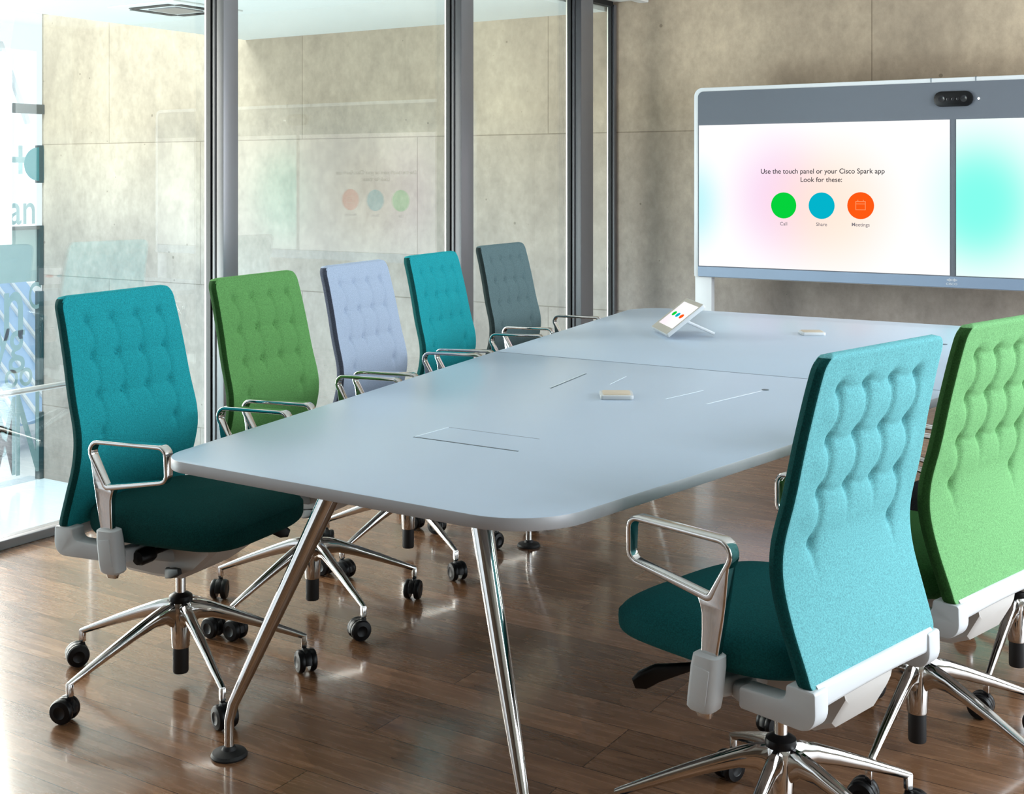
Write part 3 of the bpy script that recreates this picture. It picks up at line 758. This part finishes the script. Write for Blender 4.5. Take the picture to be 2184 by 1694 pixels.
    for r_, zt, zb, w in ((.012, .224, .150, .026), (.030, .226, .158, .029), (.050, .224, .172, .030), (.085, .214, .172, .0285), (.14, .192, .157, .0265), (.22, .158, .130, .0225), (.30, .122, .101, .0175), (.333, .107, .0885, .0155), (.3435, .1015, .0865, .0140)):
        h = zt-zb
        secs.append([(r_, a, (zt+zb)/2+b) for a, b in ((-w*.18, h/2), (w*.18, h/2), (w*.42, h*.36), (w*.5, h*.12), (w*.46, -h*.15), (w*.30, -h*.40), (w*.12, -h/2), (-w*.12, -h/2), (-w*.30, -h*.40), (-w*.46, -h*.15), (-w*.5, h*.12), (-w*.42, h*.36))])
    legv.loft(secs)
    legv.box(.329, .3445, -.0073, .0073, .066, .100, .0028)
    leg0 = legv.build('leg', M['chrome'], base, ang=42)
    cs = MB()
    for s_ in (-1, 1):
        cs.lathe([(0, .0075), (.027, .0075), (.0305, .010), (.0318, .015), (.0312, .021), (.028, .0255), (.016, .0275), (.014, .0262), (0, .0262)], 28, Matrix.Translation((-.014, 0, .032)) @ Matrix.Rotation(s_*PI/2, 4, 'X'))
    # hood between the wheels + stem
    secs = []
    for k in range(9):
        a = R(-10+200*k/8); c_ = Vector((-.014+.0285*cos(a), 0, .032+.0285*sin(a)))
        secs.append([(c_.x+(p)*cos(a), q, c_.z+(p)*sin(a)) for p, q in rrect(.007, .019, .002, 2)])
    cs.loft(secs); cs.box(-.022, -.006, -.009, .009, .028, .055, .002)
    cs.box(-.014, .007, -.0065, .0065, .052, .064, .002); cs.lathe([(0, .05), (.0062, .05), (.0062, .074), (0, .074)], 14)
    cst0 = cs.build('caster', M['black'], base, ang=35)
    for k in range(5):
        l = leg0 if k == 0 else leg0.copy(); c_ = cst0 if k == 0 else cst0.copy()
        if k: C.objects.link(l); C.objects.link(c_); l.parent = base; c_.parent = base
        a = 2*PI*k/5; l.rotation_euler = (0, 0, a); c_.location = (.337*cos(a), .337*sin(a), 0)
    return root
proto = make_chair()
def setmat(root, fab):
    for ch in children(root):
        n = ch.name.split('.')[0]
        if n in ('backrest', 'seat'):
            ch.material_slots[0].link = 'OBJECT'; ch.material_slots[0].material = M[fab] if n == 'backrest' else M[fab+'_seat']
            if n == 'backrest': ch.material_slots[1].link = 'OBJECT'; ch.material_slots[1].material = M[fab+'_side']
GROUP = 'tufted high-back office chairs around the conference table'
specs = [
 ('teal', -2.632, 2.466, .129, 46.5, 'teal tufted office chair at the near left corner of the table', [150, 0, 60, 20, 160]),
 ('green', -2.724, 3.116, .129, 50.0, 'green tufted office chair on the glass side, second from the near left corner', [110, 0, 120, 180, 60]),
 ('lavender', -2.809, 3.743, .149, 48.0, 'pale lavender blue tufted office chair in the middle of the row on the glass side', [80, 0, 130, 180, 150]),
 ('teal', -2.906, 4.370, .154, 55.0, 'teal tufted office chair between the lavender and the slate grey chairs', [10, 0, 140, 180, 20]),
 ('grey', -3.060, 5.137, .074, 46.0, 'slate grey tufted office chair at the far end of the row on the glass side', [40, 90, 10, 180, 120]),
 ('teal_light', -.918, 2.494, 2.909, 57.0, 'window-lit teal tufted office chair seen from behind at the near right of the table', [180, 70, 150, 60, 35]),
 ('green_light', -.802, 3.113, 2.888, 51.0, 'window-lit green tufted office chair seen from behind at the right edge of the photo', [180, 70, 60, 0, 40]),
 ('grey', -.690, 3.740, 2.890, 52.0, 'dark grey office chair mostly hidden between the window-lit teal and green chairs', [180, 20, 160, 0, 40]),
 ('teal', -.580, 4.370, 2.890, 51.0, 'teal office chair almost hidden behind the window-lit green chair on the right side', [10, 60, 110, 0, 80]),
]
for i, (fab, x, y, psi, ba, lab, sw) in enumerate(specs):
    o = proto if i == 0 else copy_tree(proto)
    o.location = (x, y, 0); o.rotation_euler = (0, 0, psi); tag(o, lab, 'chair', GROUP); setmat(o, fab)
    for ch in children(o):
        if ch.name.startswith('base'):
            ch.rotation_euler = (0, 0, R(ba)-psi)
            cc = [c for c in children(ch) if c.name.startswith('caster')]
            for c_, a in zip(cc, sw): c_.rotation_euler = (0, 0, R(a)-R(ba))

# ------------------------------------------------------------------ light
w = bpy.data.worlds.new('world'); bpy.context.scene.world = w; w.use_nodes = True
bg = w.node_tree.nodes['Background']; bg.inputs[0].default_value = (.86, .94, 1.0, 1); bg.inputs[1].default_value = 1.35
def area(name, loc, rot, sx, sy, col, e, spread=180):
    l = bpy.data.lights.new(name, 'AREA'); l.shape = 'RECTANGLE'; l.size = sx; l.size_y = sy; l.color = col; l.energy = e; l.spread = R(spread)
    o = bpy.data.objects.new(name, l); C.objects.link(o); o.location = loc; o.rotation_euler = rot; return o
area('daylight_right', (2.5, 4.7, 1.7), (0, R(90), 0), 2.2, 6.4, (.86, .94, 1.0), 430)
area('daylight_fill_left', (-6.1, 2.95, 1.3), (0, R(-78), 0), 2.4, 2.8, (1.0, .95, .88), 290)  # unseen lamp added in the atrium to brighten the floor by the glass
area('skylight_atrium', (-9.0, 4.0, 5.2), (0, R(0), 0), 2.6, 9, (.84, .97, 1.0), 1000)
area('fill_atrium_low', (-6.6, 1.6, -.2), (R(90), 0, 0), 3.2, 1.6, (.78, .95, 1.0), 350)  # unseen fill lamp added to brighten the lower atrium wall

# ------------------------------------------------------------------ camera
cd = bpy.data.cameras.new('camera'); cam = bpy.data.objects.new('camera', cd); C.objects.link(cam)
cam.location = (0, 0, 1.39); cam.rotation_euler = (R(90), 0, R(32.2))
cd.sensor_fit = 'HORIZONTAL'; cd.sensor_width = 36; cd.lens = 2700/2184*36
cd.shift_x = 0; cd.shift_y = -(847-379)/2184
cd.clip_start = .02; cd.clip_end = 200
bpy.context.scene.camera = cam
bpy.context.scene.view_settings.view_transform = 'Standard'
bpy.context.scene.view_settings.look = 'None'
bpy.context.scene.view_settings.gamma = .92
